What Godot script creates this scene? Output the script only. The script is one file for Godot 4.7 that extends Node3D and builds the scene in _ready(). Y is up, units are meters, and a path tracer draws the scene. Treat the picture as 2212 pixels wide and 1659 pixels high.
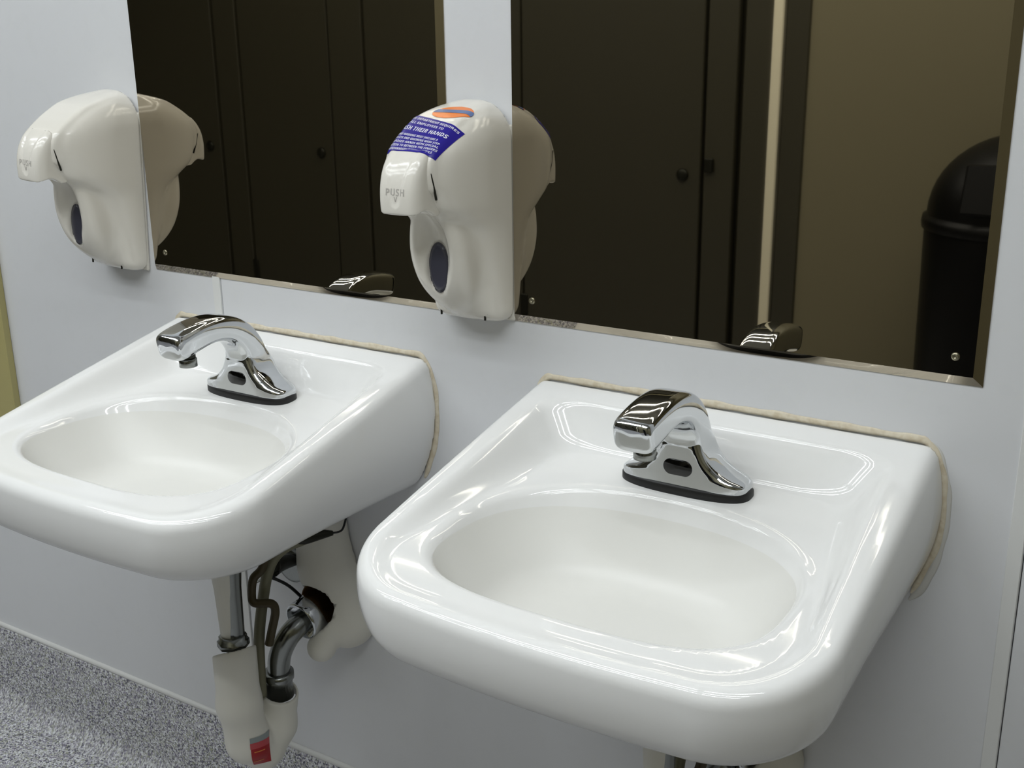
extends Node3D
# Public washroom: two wall-hung sinks, sensor faucets, soap dispensers and steel mirrors on a white panel wall.
# y is up, the wall with the sinks is the plane z = 0, the floor is y = 0.

var M := {}
var names := {}
const SINK_X := [-1.238, -0.521]


func _ready():
	setup_camera()
	make_materials()
	build_room()
	build_lamps()
	build_mirrors()
	build_sinks()
	build_faucets()
	build_dispensers()
	build_plumbing()
	build_opposite()


func setup_camera():
	var yaw := 0.568801
	var pitch := 0.303349
	var roll := -0.013738
	var fwd := Vector3(-sin(yaw) * cos(pitch), -sin(pitch), -cos(yaw) * cos(pitch))
	var right := Vector3(cos(yaw), 0, -sin(yaw))
	var up := right.cross(fwd)
	var r2 := right * cos(roll) + up * sin(roll)
	var u2 := -right * sin(roll) + up * cos(roll)
	var cam := Camera3D.new()
	cam.name = "camera"
	cam.transform = Transform3D(Basis(r2, u2, -fwd), Vector3(0, 1.43, 1.2984))
	cam.fov = rad_to_deg(2.0 * atan(829.5 / 2503.6))
	cam.near = 0.02
	cam.far = 40.0
	cam.current = true
	add_child(cam)
	var we := WorldEnvironment.new()
	we.name = "world_environment"
	var e := Environment.new()
	e.background_mode = Environment.BG_COLOR
	e.background_color = Color(0.02, 0.02, 0.02)
	e.tonemap_mode = Environment.TONE_MAPPER_LINEAR
	e.tonemap_exposure = 1.0
	e.sdfgi_enabled = true
	e.ssao_enabled = true
	e.ssil_enabled = true
	we.environment = e
	add_child(we)


# ---------------------------------------------------------------- materials
func mat(key: String, col: Color, rough := 0.5, metal := 0.0, spec := 0.5) -> StandardMaterial3D:
	var m := StandardMaterial3D.new()
	m.resource_name = key
	m.albedo_color = col
	m.roughness = rough
	m.metallic = metal
	m.metallic_specular = spec
	M[key] = m
	return m


func noise_tex(seed_: int, type: int, freq: float, ramp: Gradient, size := 512) -> NoiseTexture2D:
	var n := FastNoiseLite.new()
	n.seed = seed_
	n.noise_type = type
	n.frequency = freq
	if type == FastNoiseLite.TYPE_CELLULAR:
		n.fractal_type = FastNoiseLite.FRACTAL_NONE
		n.cellular_return_type = FastNoiseLite.RETURN_CELL_VALUE
		n.cellular_jitter = 1.0
	var t := NoiseTexture2D.new()
	t.width = size
	t.height = size
	t.seamless = true
	t.seamless_blend_skirt = 0.05 if type == FastNoiseLite.TYPE_CELLULAR else 0.2
	t.noise = n
	t.color_ramp = ramp
	return t


func ramp(offsets: Array, colors: Array, constant := false) -> Gradient:
	var g := Gradient.new()
	g.offsets = PackedFloat32Array(offsets)
	g.colors = PackedColorArray(colors)
	if constant:
		g.interpolation_mode = Gradient.GRADIENT_INTERPOLATE_CONSTANT
	return g


func triplanar(m: StandardMaterial3D, scale: float) -> void:
	m.uv1_triplanar = true
	m.uv1_world_triplanar = true
	m.uv1_scale = Vector3.ONE * scale


func make_materials():
	var w := mat("wall_panel", Color(0.855, 0.859, 0.868), 0.32)
	w.albedo_texture = noise_tex(3, FastNoiseLite.TYPE_SIMPLEX, 0.012, ramp([0, 0.5, 1], [Color(0.992, 0.992, 0.99), Color(1, 1, 1), Color(0.994, 0.994, 0.994)]))
	triplanar(w, 2.0)
	mat("porcelain", Color(0.93, 0.93, 0.925), 0.06, 0.0, 0.5)
	mat("worn_porcelain", Color(0.892, 0.889, 0.872), 0.36, 0.0, 0.4)
	mat("chrome", Color(0.80, 0.81, 0.82), 0.035, 1.0)
	mat("old_chrome", Color(0.55, 0.56, 0.55), 0.22, 1.0)
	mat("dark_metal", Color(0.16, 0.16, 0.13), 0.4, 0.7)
	mat("black_rubber", Color(0.03, 0.03, 0.032), 0.5)
	mat("sensor_black", Color(0.006, 0.006, 0.007), 0.12)
	mat("mirror_steel", Color(0.70, 0.665, 0.60), 0.02, 1.0)
	mat("screw_steel", Color(0.6, 0.58, 0.5), 0.35, 1.0)
	mat("wall_board", Color(0.66, 0.62, 0.56), 0.8)
	var c := mat("caulk", Color(0.87, 0.845, 0.78), 0.6)
	c.albedo_texture = noise_tex(8, FastNoiseLite.TYPE_SIMPLEX, 0.05, ramp([0, 0.45, 0.7, 1], [Color(0.88, 0.84, 0.77), Color(0.97, 0.95, 0.92), Color(1, 0.99, 0.97), Color(0.93, 0.89, 0.83)]), 256)
	triplanar(c, 4.0)
	mat("caulk_smear", Color(0.80, 0.795, 0.775), 0.6)
	mat("cream_strip", Color(0.868, 0.870, 0.862), 0.4)
	mat("white_bead", Color(0.82, 0.82, 0.81), 0.5)
	mat("ivory_plastic", Color(0.88, 0.865, 0.83), 0.16, 0.0, 0.5)
	mat("ivory_back", Color(0.80, 0.785, 0.75), 0.3)
	mat("smoke_window", Color(0.26, 0.26, 0.30), 0.12)
	mat("sticker_blue", Color(0.11, 0.05, 0.54), 0.35)
	mat("sticker_white", Color(0.87, 0.87, 0.92), 0.4)
	mat("sticker_orange", Color(0.93, 0.50, 0.15), 0.3)
	mat("sticker_steel_blue", Color(0.32, 0.42, 0.62), 0.3)
	mat("emboss_shade", Color(0.70, 0.685, 0.66), 0.3)
	mat("white_vinyl", Color(0.87, 0.86, 0.82), 0.45)
	mat("hose", Color(0.47, 0.46, 0.37), 0.5, 0.1)
	mat("brass_hose", Color(0.25, 0.21, 0.09), 0.5, 0.1)
	mat("brown_foam", Color(0.42, 0.29, 0.12), 0.8)
	mat("red_label", Color(0.62, 0.04, 0.07), 0.4)
	mat("pink_label", Color(0.72, 0.28, 0.30), 0.4)
	mat("silver_label", Color(0.55, 0.58, 0.58), 0.35)
	mat("yellow_print", Color(0.85, 0.55, 0.25), 0.5)
	var f := mat("terrazzo", Color(0.94, 0.94, 0.95), 0.45)
	f.albedo_texture = noise_tex(11, FastNoiseLite.TYPE_CELLULAR, 0.11, ramp([0, 0.12, 0.25, 0.4, 0.55, 0.68, 0.8, 0.92], [Color(0.36, 0.36, 0.40), Color(0.68, 0.68, 0.66), Color(0.82, 0.82, 0.82), Color(0.55, 0.53, 0.60), Color(0.90, 0.90, 0.90), Color(0.70, 0.71, 0.63), Color(0.97, 0.98, 0.98), Color(0.78, 0.77, 0.81)], true), 1024)
	triplanar(f, 3.3)
	mat("beige_enamel", Color(0.68, 0.645, 0.44), 0.4)
	var s := mat("brushed_steel", Color(0.60, 0.57, 0.46), 0.38, 1.0)
	s.albedo_texture = noise_tex(21, FastNoiseLite.TYPE_SIMPLEX, 0.02, ramp([0, 1], [Color(0.93, 0.93, 0.92), Color(1, 1, 1)]), 256)
	triplanar(s, 1.5)
	mat("ceiling_white", Color(0.82, 0.82, 0.80), 0.8)
	mat("beige_wall", Color(0.485, 0.46, 0.365), 0.5)
	mat("side_wall", Color(0.62, 0.60, 0.52), 0.6)
	mat("partition", Color(0.23, 0.22, 0.17), 0.35)
	mat("white_trim", Color(0.95, 0.92, 0.82), 0.5)
	mat("bin_black", Color(0.01, 0.01, 0.01), 0.42, 0.0, 0.35)
	mat("lamp_housing", Color(0.85, 0.85, 0.85), 0.5)
	var t := mat("lamp_glow", Color(1, 1, 1), 0.5)
	t.emission_enabled = true
	t.emission = Color(0.97, 0.99, 1.0)
	t.emission_energy_multiplier = 5.0


# ---------------------------------------------------------------- tree helpers
func numbered(n: String) -> String:
	if not names.has(n):
		names[n] = 0
		return n
	names[n] += 1
	return "%s_%03d" % [n, names[n]]


func thing(called: String, label: String, category: String, at := Vector3.ZERO, group := "") -> Node3D:
	var o := Node3D.new()
	o.name = numbered(called)
	add_child(o)
	o.position = at
	o.set_meta("label", label)
	o.set_meta("category", category)
	if group != "":
		o.set_meta("group", group)
	return o


func structure(called: String) -> Node3D:
	var o := Node3D.new()
	o.name = called
	add_child(o)
	o.set_meta("kind", "structure")
	return o


func part(called: String, mesh: Mesh, m: String, parent: Node, at := Vector3.ZERO, label := "") -> MeshInstance3D:
	var o := MeshInstance3D.new()
	o.name = called
	o.mesh = mesh
	o.material_override = M[m]
	o.position = at
	parent.add_child(o, true)
	if label != "":
		o.set_meta("label", label)
	return o


func copy_of(o: Node3D, label: String, at: Vector3) -> Node3D:
	var base := String(o.name)
	var c: Node3D = o.duplicate()
	c.name = numbered(base)
	add_child(c)
	c.position = at
	c.set_meta("label", label)
	return c


# ---------------------------------------------------------------- mesh helpers
func tri_mesh(v: PackedVector3Array, idx: PackedInt32Array, smooth := true, uv := PackedVector2Array(), outward := true) -> ArrayMesh:
	# turns the faces so that they look outward (front faces run clockwise)
	var vol := 0.0
	if outward:
		for i in range(0, idx.size(), 3):
			vol += v[idx[i]].dot((v[idx[i + 2]] - v[idx[i]]).cross(v[idx[i + 1]] - v[idx[i]]))
	var st := SurfaceTool.new()
	st.begin(Mesh.PRIMITIVE_TRIANGLES)
	st.set_smooth_group(0 if smooth else -1)
	for i in range(0, idx.size(), 3):
		var a := idx[i]
		var b := idx[i + 1]
		var c := idx[i + 2]
		if vol < 0.0:
			var s := b
			b = c
			c = s
		for q in [a, b, c]:
			if uv.size():
				st.set_uv(uv[q])
			st.set_smooth_group(0 if smooth else -1)
			st.add_vertex(v[q])
	st.generate_normals()
	st.index()
	return st.commit()


func loft(rows: Array, closed := true, cap := true, smooth := true) -> ArrayMesh:
	# rows of equal length; each row a ring (closed) of points
	var n: int = rows[0].size()
	var v := PackedVector3Array()
	var idx := PackedInt32Array()
	var uv := PackedVector2Array()
	for r in rows.size():
		for i in n:
			v.append(rows[r][i])
			uv.append(Vector2(float(i) / n, float(r) / maxf(1, rows.size() - 1)))
	for r in rows.size() - 1:
		for i in (n if closed else n - 1):
			var j := (i + 1) % n
			var a := r * n + i
			var b := r * n + j
			var c := a + n
			var d := b + n
			idx.append_array([a, b, c, b, d, c])
	if cap and closed:
		for r in [0, rows.size() - 1]:
			var mid := Vector3.ZERO
			for p in rows[r]:
				mid += p
			mid /= n
			var m := v.size()
			v.append(mid)
			uv.append(Vector2(0.5, 0))
			for i in n:
				var j := (i + 1) % n
				# separate ring vertices so that the cap keeps its edge
				var k := v.size()
				v.append(rows[r][i])
				v.append(rows[r][j])
				uv.append(Vector2.ZERO)
				uv.append(Vector2.ZERO)
				if r == 0:
					idx.append_array([m, k + 1, k])
				else:
					idx.append_array([m, k, k + 1])
	return tri_mesh(v, idx, smooth, uv)


func spline(pts: Array, per := 8) -> Array:
	var out := []
	var n := pts.size()
	for i in n - 1:
		var p0 = pts[maxi(i - 1, 0)]
		var p1 = pts[i]
		var p2 = pts[i + 1]
		var p3 = pts[mini(i + 2, n - 1)]
		for k in per:
			var t := float(k) / per
			out.append(0.5 * ((2.0 * p1) + (p2 - p0) * t + (2.0 * p0 - 5.0 * p1 + 4.0 * p2 - p3) * t * t + (3.0 * p1 - p0 - 3.0 * p2 + p3) * t * t * t))
	out.append(pts[n - 1])
	return out


func tube(pts: Array, radius, sides := 14, per := 8, squash := 1.0) -> ArrayMesh:
	# radius: a number or one number for each control point
	var path := spline(pts, per) if pts.size() > 2 else pts
	var rad := []
	if radius is Array:
		rad = spline(radius, per) if pts.size() > 2 else radius
	else:
		for p in path:
			rad.append(radius)
	var rows := []
	var side := Vector3.ZERO
	for i in path.size():
		var d: Vector3 = (path[mini(i + 1, path.size() - 1)] - path[maxi(i - 1, 0)]).normalized()
		if side == Vector3.ZERO:
			side = d.cross(Vector3.UP if absf(d.y) < 0.9 else Vector3.RIGHT).normalized()
		else:
			side = (side - d * side.dot(d)).normalized()
		var up := side.cross(d)
		var ring := PackedVector3Array()
		for k in sides:
			var a := TAU * k / sides
			ring.append(path[i] + (side * cos(a) + up * sin(a) * squash) * rad[i])
		rows.append(ring)
	return loft(rows)


func lathe(profile: Array, sides := 24) -> ArrayMesh:
	# profile of (radius, height) from bottom to top around y
	var rows := []
	for p in profile:
		var ring := PackedVector3Array()
		for k in sides:
			var a := TAU * k / sides
			ring.append(Vector3(cos(a) * p.x, p.y, sin(a) * p.x))
		rows.append(ring)
	return loft(rows)


func box(size: Vector3, bevel := 0.0) -> ArrayMesh:
	# a box about its centre with chamfered edges
	var h := size * 0.5
	var b := minf(bevel, minf(h.x, minf(h.y, h.z)) * 0.9)
	var v := PackedVector3Array()
	var idx := PackedInt32Array()
	var quads := []
	if b <= 0.0:
		var bm := BoxMesh.new()
		bm.size = size
		var am := ArrayMesh.new()
		am.add_surface_from_arrays(Mesh.PRIMITIVE_TRIANGLES, bm.get_mesh_arrays())
		return am
	for axis in 3:
		for s in [-1, 1]:
			var q := []
			for c in [[-1, -1], [1, -1], [1, 1], [-1, 1]]:
				var p := Vector3.ZERO
				p[axis] = s * h[axis]
				p[(axis + 1) % 3] = c[0] * (h[(axis + 1) % 3] - b)
				p[(axis + 2) % 3] = c[1] * (h[(axis + 2) % 3] - b)
				q.append(p)
			quads.append(q)
	for axis in 3:
		var u := (axis + 1) % 3
		var w := (axis + 2) % 3
		for s in [-1, 1]:
			for t in [-1, 1]:
				var q := []
				for e in [[-1, 0], [1, 0], [1, 1], [-1, 1]]:
					var p := Vector3.ZERO
					p[axis] = e[0] * (h[axis] - b)
					p[u] = s * (h[u] - (b if e[1] == 1 else 0.0))
					p[w] = t * (h[w] - (0.0 if e[1] == 1 else b))
					q.append(p)
				quads.append(q)
	for sx in [-1, 1]:
		for sy in [-1, 1]:
			for sz in [-1, 1]:
				quads.append([Vector3(sx * h.x, sy * (h.y - b), sz * (h.z - b)), Vector3(sx * (h.x - b), sy * h.y, sz * (h.z - b)), Vector3(sx * (h.x - b), sy * (h.y - b), sz * h.z)])
	for q in quads:
		var mid := Vector3.ZERO
		for p in q:
			mid += p
		var nrm: Vector3 = (q[2] - q[0]).cross(q[1] - q[0])
		var pts: Array = q
		if nrm.dot(mid) < 0.0:
			pts = q.duplicate()
			pts.reverse()
		var k := v.size()
		for p in pts:
			v.append(p)
		idx.append_array([k, k + 1, k + 2])
		if pts.size() == 4:
			idx.append_array([k, k + 2, k + 3])
	return tri_mesh(v, idx, false, PackedVector2Array(), false)


func prism(poly: Array, x0: float, x1: float) -> ArrayMesh:
	# polygon of (z, y) swept along x
	var v := PackedVector3Array()
	var idx := PackedInt32Array()
	var n := poly.size()
	var flat := PackedVector2Array(poly)
	for p in poly:
		v.append(Vector3(x0, p.y, p.x))
	for p in poly:
		v.append(Vector3(x1, p.y, p.x))
	for i in n:
		var j := (i + 1) % n
		idx.append_array([i, j, n + i, j, n + j, n + i])
	var cap := Geometry2D.triangulate_polygon(flat)
	# orientation of the sides decides the caps
	var area := 0.0
	for i in n:
		area += flat[i].cross(flat[(i + 1) % n])
	for i in range(0, cap.size(), 3):
		var t := [cap[i], cap[i + 1], cap[i + 2]]
		var ta: float = (flat[t[1]] - flat[t[0]]).cross(flat[t[2]] - flat[t[0]])
		if (ta > 0.0) != (area > 0.0):
			t.reverse()
		idx.append_array([t[2], t[1], t[0]])
		idx.append_array([n + t[0], n + t[1], n + t[2]])
	return tri_mesh(v, idx, false)


func smax(a: float, b: float, k: float) -> float:
	var h := maxf(k - absf(a - b), 0.0)
	return maxf(a, b) + h * h * 0.25 / k


func smin(a: float, b: float, k: float) -> float:
	var h := maxf(k - absf(a - b), 0.0)
	return minf(a, b) - h * h * 0.25 / k


func table(t: PackedVector2Array, x: float) -> float:
	# smooth interpolation of a table of (x, value) with rising x
	var n := t.size()
	if x <= t[0].x:
		return t[0].y
	if x >= t[n - 1].x:
		return t[n - 1].y
	var i := 0
	while x > t[i + 1].x:
		i += 1
	var h := t[i + 1].x - t[i].x
	var s := (x - t[i].x) / h
	var m0 := (t[i + 1].y - t[i].y) / h
	var m1 := m0
	if i > 0:
		m0 = (t[i + 1].y - t[i - 1].y) / (t[i + 1].x - t[i - 1].x)
	if i < n - 2:
		m1 = (t[i + 2].y - t[i].y) / (t[i + 2].x - t[i].x)
	var s2 := s * s
	var s3 := s2 * s
	return (2 * s3 - 3 * s2 + 1) * t[i].y + (s3 - 2 * s2 + s) * h * m0 + (3 * s2 - 2 * s3) * t[i + 1].y + (s3 - s2) * h * m1


func gradient(f: Callable, p: Vector3, e: float) -> Vector3:
	var a: float = f.call(p + Vector3(e, -e, -e))
	var b: float = f.call(p + Vector3(-e, -e, e))
	var c: float = f.call(p + Vector3(-e, e, -e))
	var d: float = f.call(p + Vector3(e, e, e))
	return Vector3(a - b - c + d, -a - b + c + d, -a + b - c + d) / (4.0 * e)


func field_mesh(f: Callable, lo: Vector3, hi: Vector3, h: float, slack := 1.6) -> ArrayMesh:
	# surface nets over the zero set of f; vertices are drawn onto the surface, normals come from the field
	const B := 4
	var nx := int(ceil((hi.x - lo.x) / h / B)) * B + 1
	var ny := int(ceil((hi.y - lo.y) / h / B)) * B + 1
	var nz := int(ceil((hi.z - lo.z) / h / B)) * B + 1
	var val := PackedFloat32Array()
	val.resize(nx * ny * nz)
	val.fill(1e9)
	var vid := PackedInt32Array()
	vid.resize(nx * ny * nz)
	vid.fill(-1)
	var blocks := []
	var reach := h * B * 0.5 * 1.7321 * slack
	for bx in range(0, nx - 1, B):
		for by in range(0, ny - 1, B):
			for bz in range(0, nz - 1, B):
				var d: float = f.call(lo + Vector3(bx + B * 0.5, by + B * 0.5, bz + B * 0.5) * h)
				if absf(d) > reach:
					continue
				blocks.append(Vector3i(bx, by, bz))
				for i in range(bx, bx + B + 1):
					for j in range(by, by + B + 1):
						for k in range(bz, bz + B + 1):
							var q := (i * ny + j) * nz + k
							if val[q] > 1e8:
								val[q] = f.call(lo + Vector3(i, j, k) * h)
	var verts := PackedVector3Array()
	var cells := PackedInt32Array()
	var sx := ny * nz
	var sy := nz
	var corner := [0, sx, sy, sx + sy, 1, sx + 1, sy + 1, sx + sy + 1]
	var edges := [[0, 1], [2, 3], [4, 5], [6, 7], [0, 2], [1, 3], [4, 6], [5, 7], [0, 4], [1, 5], [2, 6], [3, 7]]
	for b in blocks:
		for i in range(b.x, b.x + B):
			for j in range(b.y, b.y + B):
				for k in range(b.z, b.z + B):
					var q := (i * ny + j) * nz + k
					var count := 0
					for c in corner:
						if val[q + c] < 0.0:
							count += 1
					if count == 0 or count == 8:
						continue
					var sum := Vector3.ZERO
					var m := 0
					for e in edges:
						var va := val[q + corner[e[0]]]
						var vb := val[q + corner[e[1]]]
						if (va < 0.0) == (vb < 0.0):
							continue
						var t := va / (va - vb)
						var pa := Vector3(e[0] & 1, (e[0] >> 1) & 1, e[0] >> 2)
						var pb := Vector3(e[1] & 1, (e[1] >> 1) & 1, e[1] >> 2)
						sum += pa.lerp(pb, t)
						m += 1
					vid[q] = verts.size()
					cells.append(q)
					verts.append(lo + (Vector3(i, j, k) + sum / m) * h)
	var normals := PackedVector3Array()
	normals.resize(verts.size())
	for n in verts.size():
		var p := verts[n]
		for it in 2:
			var g := gradient(f, p, h * 0.2)
			var step: Vector3 = g * (f.call(p) / maxf(g.length_squared(), 0.05))
			p -= step.limit_length(h * 0.6)
		verts[n] = p
		normals[n] = gradient(f, p, h * 0.25).normalized()
	var idx := PackedInt32Array()
	var offs := [[sx, sy, 1], [sy, 1, sx], [1, sx, sy]]
	for q in cells:
		for o in offs:
			var a := val[q]
			var b2 := val[q + o[0]]
			if (a < 0.0) == (b2 < 0.0):
				continue
			var q1: int = q - o[1]
			var q2: int = q - o[2]
			var q3: int = q - o[1] - o[2]
			if q3 < 0 or vid[q1] < 0 or vid[q2] < 0 or vid[q3] < 0:
				continue
			if a < 0.0:
				idx.append_array([vid[q], vid[q2], vid[q3], vid[q], vid[q3], vid[q1]])
			else:
				idx.append_array([vid[q], vid[q3], vid[q2], vid[q], vid[q1], vid[q3]])
	# front faces run clockwise
	var bad := 0
	for i in range(0, mini(idx.size(), 3000), 3):
		var nn := (verts[idx[i + 2]] - verts[idx[i]]).cross(verts[idx[i + 1]] - verts[idx[i]])
		if nn.dot(normals[idx[i]]) < 0.0:
			bad += 1
	if bad * 6 > mini(idx.size(), 3000):
		for i in range(0, idx.size(), 3):
			var s := idx[i + 1]
			idx[i + 1] = idx[i + 2]
			idx[i + 2] = s
	var arr := []
	arr.resize(Mesh.ARRAY_MAX)
	arr[Mesh.ARRAY_VERTEX] = verts
	arr[Mesh.ARRAY_NORMAL] = normals
	arr[Mesh.ARRAY_INDEX] = idx
	var am := ArrayMesh.new()
	am.add_surface_from_arrays(Mesh.PRIMITIVE_TRIANGLES, arr)
	return am


# ---------------------------------------------------------------- room
func build_room():
	var floor_ := structure("floor")
	part("slab", box(Vector3(6.4, 0.1, 4.3)), "terrazzo", floor_, Vector3(-1.8, -0.05, 1.9))
	var ceil_ := structure("ceiling")
	part("slab", box(Vector3(6.4, 0.1, 4.3)), "ceiling_white", ceil_, Vector3(-1.8, 2.70, 1.9))
	# the wall with the sinks: four-foot panels, each joint with a raised cover strip beside an open dark line
	var wall := structure("wall_back")
	part("backing", box(Vector3(6.2, 2.75, 0.12)), "wall_board", wall, Vector3(-1.8, 1.325, -0.072))
	var joints := [-4.9, -3.853, -2.62, -1.387, -0.154, 1.3]
	for i in joints.size() - 1:
		var a: float = joints[i] + 0.0006
		var b: float = joints[i + 1] - 0.0006
		part("wall_panel", box(Vector3(b - a, 2.65, 0.012), 0.0008), "wall_panel", wall, Vector3((a + b) / 2, 1.325, -0.006))
		if i > 0:
			part("cover_strip", box(Vector3(0.0165, 2.43, 0.0024), 0.0008), "cream_strip", wall, Vector3(joints[i] - 0.0092, 1.42, 0.0008))
	# speckled cove base that runs into the floor
	var cove := structure("baseboard_back")
	var poly := [Vector2(-0.001, 0.19), Vector2(0.005, 0.19), Vector2(0.0065, 0.187)]
	for i in 9:
		var t := PI / 2 * i / 8
		poly.append(Vector2(0.0065 + 0.045 * (1.0 - cos(t)), 0.047 - 0.045 * sin(t)))
	poly.append(Vector2(0.052, -0.004))
	poly.append(Vector2(-0.001, -0.004))
	part("cove", prism(poly, -4.8, 1.2), "terrazzo", cove)
	part("top_bead", tube([Vector3(-4.8, 0.1935, 0.001), Vector3(1.2, 0.1935, 0.001)], 0.0058, 8), "white_bead", cove)
	var wl := structure("wall_left")
	part("panel", box(Vector3(0.12, 2.75, 4.2)), "side_wall", wl, Vector3(-4.86, 1.325, 1.95))
	var wr := structure("wall_right")
	part("panel", box(Vector3(0.12, 2.75, 4.2)), "beige_wall", wr, Vector3(1.26, 1.325, 1.95))
	# brushed steel towel cabinet, of which the edge shows past the far sink
	var cab := thing("towel_cabinet", "beige metal wall cabinet beyond the far sink, its edge on white wall", "cabinet", Vector3(-2.19, 0.55, 0.0))
	part("body", box(Vector3(0.44, 0.95, 0.016), 0.002), "beige_enamel", cab, Vector3(0, 0.475, 0.0075))
	part("door", box(Vector3(0.40, 0.62, 0.006), 0.002), "beige_enamel", cab, Vector3(0, 0.60, 0.0175))


func build_lamps():
	# three rows of bare-tube ceiling strips along the sinks
	var i := 0
	for z in [0.85, 1.30, 1.75]:
		for x in [-2.72, -1.45, -0.18]:
			var where: String = {0.85: "close to the mirror wall", 1.3: "in the middle row", 1.75: "in front of the toilet stalls"}[z]
			var end: String = {-2.72: "past the beige cabinet", -1.45: "over the far sink", -0.18: "over the near sink"}[x]
			var t := thing("ceiling_lamp", "white fluorescent ceiling strip %s, %s" % [where, end], "lamp", Vector3(x, 2.65, z), "fluorescent ceiling strips")
			part("housing", box(Vector3(1.24, 0.06, 0.12), 0.008), "lamp_housing", t, Vector3(0, -0.03, 0))
			var g := part("tube", tube([Vector3(-0.58, -0.085, 0), Vector3(0.58, -0.085, 0)], 0.016, 12), "lamp_glow", t)
			g.cast_shadow = GeometryInstance3D.SHADOW_CASTING_SETTING_ON
			for s in [-1, 1]:
				part("socket", box(Vector3(0.02, 0.05, 0.05), 0.004), "lamp_housing", t, Vector3(s * 0.592, -0.08, 0))
			var l := AreaLight3D.new()
			l.name = "tube_light"
			l.area_size = Vector2(1.14, 0.04)
			l.light_energy = LAMP_ENERGY
			l.light_color = Color(0.97, 0.99, 1.0)
			l.area_range = 8.0
			l.shadow_enabled = true
			l.position = Vector3(0, -0.104, 0)
			l.rotation.x = -PI / 2
			t.add_child(l)
			i += 1


const LAMP_ENERGY := 0.57


func build_mirrors():
	# frameless polished steel plates, bevelled edge, a screw in each corner
	var left := [-1.535, -0.8235]
	var labels := ["steel mirror behind the far sink, between the two soap dispensers", "steel mirror behind the near sink, right of the stickered dispenser"]
	var w := 0.607
	var hh := 0.914
	var bevel := 0.0105
	for n in 2:
		var t := thing("wall_mirror", labels[n], "mirror", Vector3(left[n] + w / 2, 1.04, 0), "steel mirrors")
		var v := PackedVector3Array()
		var idx := PackedInt32Array()
		var a := [Vector3(-w / 2, 0, 0.0012), Vector3(w / 2, 0, 0.0012), Vector3(w / 2, hh, 0.0012), Vector3(-w / 2, hh, 0.0012)]
		var b := [Vector3(-w / 2 + 0.003, bevel, 0.006), Vector3(w / 2 - bevel, bevel, 0.006), Vector3(w / 2 - bevel, hh - bevel, 0.006), Vector3(-w / 2 + 0.003, hh - bevel, 0.006)]
		var quads := [[b[0], b[1], b[2], b[3]]]
		for i in 4:
			var j := (i + 1) % 4
			quads.append([a[i], a[j], b[j], b[i]])
			quads.append([a[j], a[i], a[i] - Vector3(0, 0, 0.0012), a[j] - Vector3(0, 0, 0.0012)])
		quads.append([a[3] - Vector3(0, 0, 0.0012), a[2] - Vector3(0, 0, 0.0012), a[1] - Vector3(0, 0, 0.0012), a[0] - Vector3(0, 0, 0.0012)])
		for q in quads:
			var k := v.size()
			for p in q:
				v.append(p)
			idx.append_array([k, k + 1, k + 2, k, k + 2, k + 3])
		part("plate", tri_mesh(v, idx, false), "mirror_steel", t)
		for s in [[-1, 0], [1, 0], [-1, 1], [1, 1]]:
			var p := Vector3(s[0] * (w / 2 - 0.031), 0.032 if s[1] == 0 else hh - 0.032, 0.006)
			var sc := part("screw", lathe([Vector2(0.0048, 0), Vector2(0.0046, 0.001), Vector2(0.003, 0.0018), Vector2(0.0017, 0.002), Vector2(0.0012, 0.0006), Vector2(0.0003, 0.0002)], 16), "screw_steel", t, p)
			sc.rotation.x = PI / 2


# ---------------------------------------------------------------- sinks
func sink_field(p: Vector3) -> float:
	# p.x from the middle, p.y above the floor, p.z from the wall
	var ax := absf(p.x)
	var z := p.z
	var y := p.y
	var deck := 0.9035 - 0.082 * z
	var rim := smax(0.964 - 0.222 * z, deck - 0.002, 0.006)
	var bx := ax - 0.162
	var bz := z - (0.364 - 0.28 * ax * ax)
	var inset := 0.10 - (minf(maxf(bx, bz), 0.0) + Vector2(maxf(bx, 0.0), maxf(bz, 0.0)).length())
	var side := rim - 1.25 * (inset - 0.040 + 0.065 * z)
	var back := 0.964 - 2.6 * (z - 0.036)
	var top := smax(deck, smax(side, back, 0.075), 0.018)
	top = smin(top, rim, 0.009)
	# outline in plan, with the belly of the apron
	var t := (y - rim + 0.075 - 0.11 * z) / 0.085
	var lean := 0.0 if t > 0.0 else 0.012 * t * t * clampf(z / 0.25, 0.0, 1.0)
	var belly := 0.2585 + (0.017 - 0.008 * z) * (1.0 - t * t) - lean
	var qx := ax - (belly - 0.10)
	var qz := z - (0.459 + 0.012 * (1.0 - t * t) - lean - 0.28 * ax * ax - 0.10)
	var out := minf(maxf(qx, qz), 0.0) + Vector2(maxf(qx, 0.0), maxf(qz, 0.0)).length() - 0.10
	var f := smax(y - top, out, 0.016)
	# bowl: round at the back, squarer at the front
	var rho := bowl_radius(p)
	if rho < 1.5:
		var r15 := pow(rho, 1.3)
		var bowl := 0.727 + 0.153 * r15 * rho
		var slope := 2.1 * r15
		f = smax(f, (y - bowl) / sqrt(1.0 + slope * slope), 0.009)
	# underside: apron edge, then the belly of the bowl below it
	var low := (0.749 + 0.045 * z) - y
	f = smax(f, low, 0.034)
	var e := Vector3(p.x / 0.19, (y - 0.79) / 0.105, (z - 0.24) / 0.165)
	var bowl_under := smax((e.length() - 1.0) * 0.095, y - 0.79, 0.01)
	f = smin(f, bowl_under, 0.02)
	return smax(f, -z, 0.004)


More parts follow.
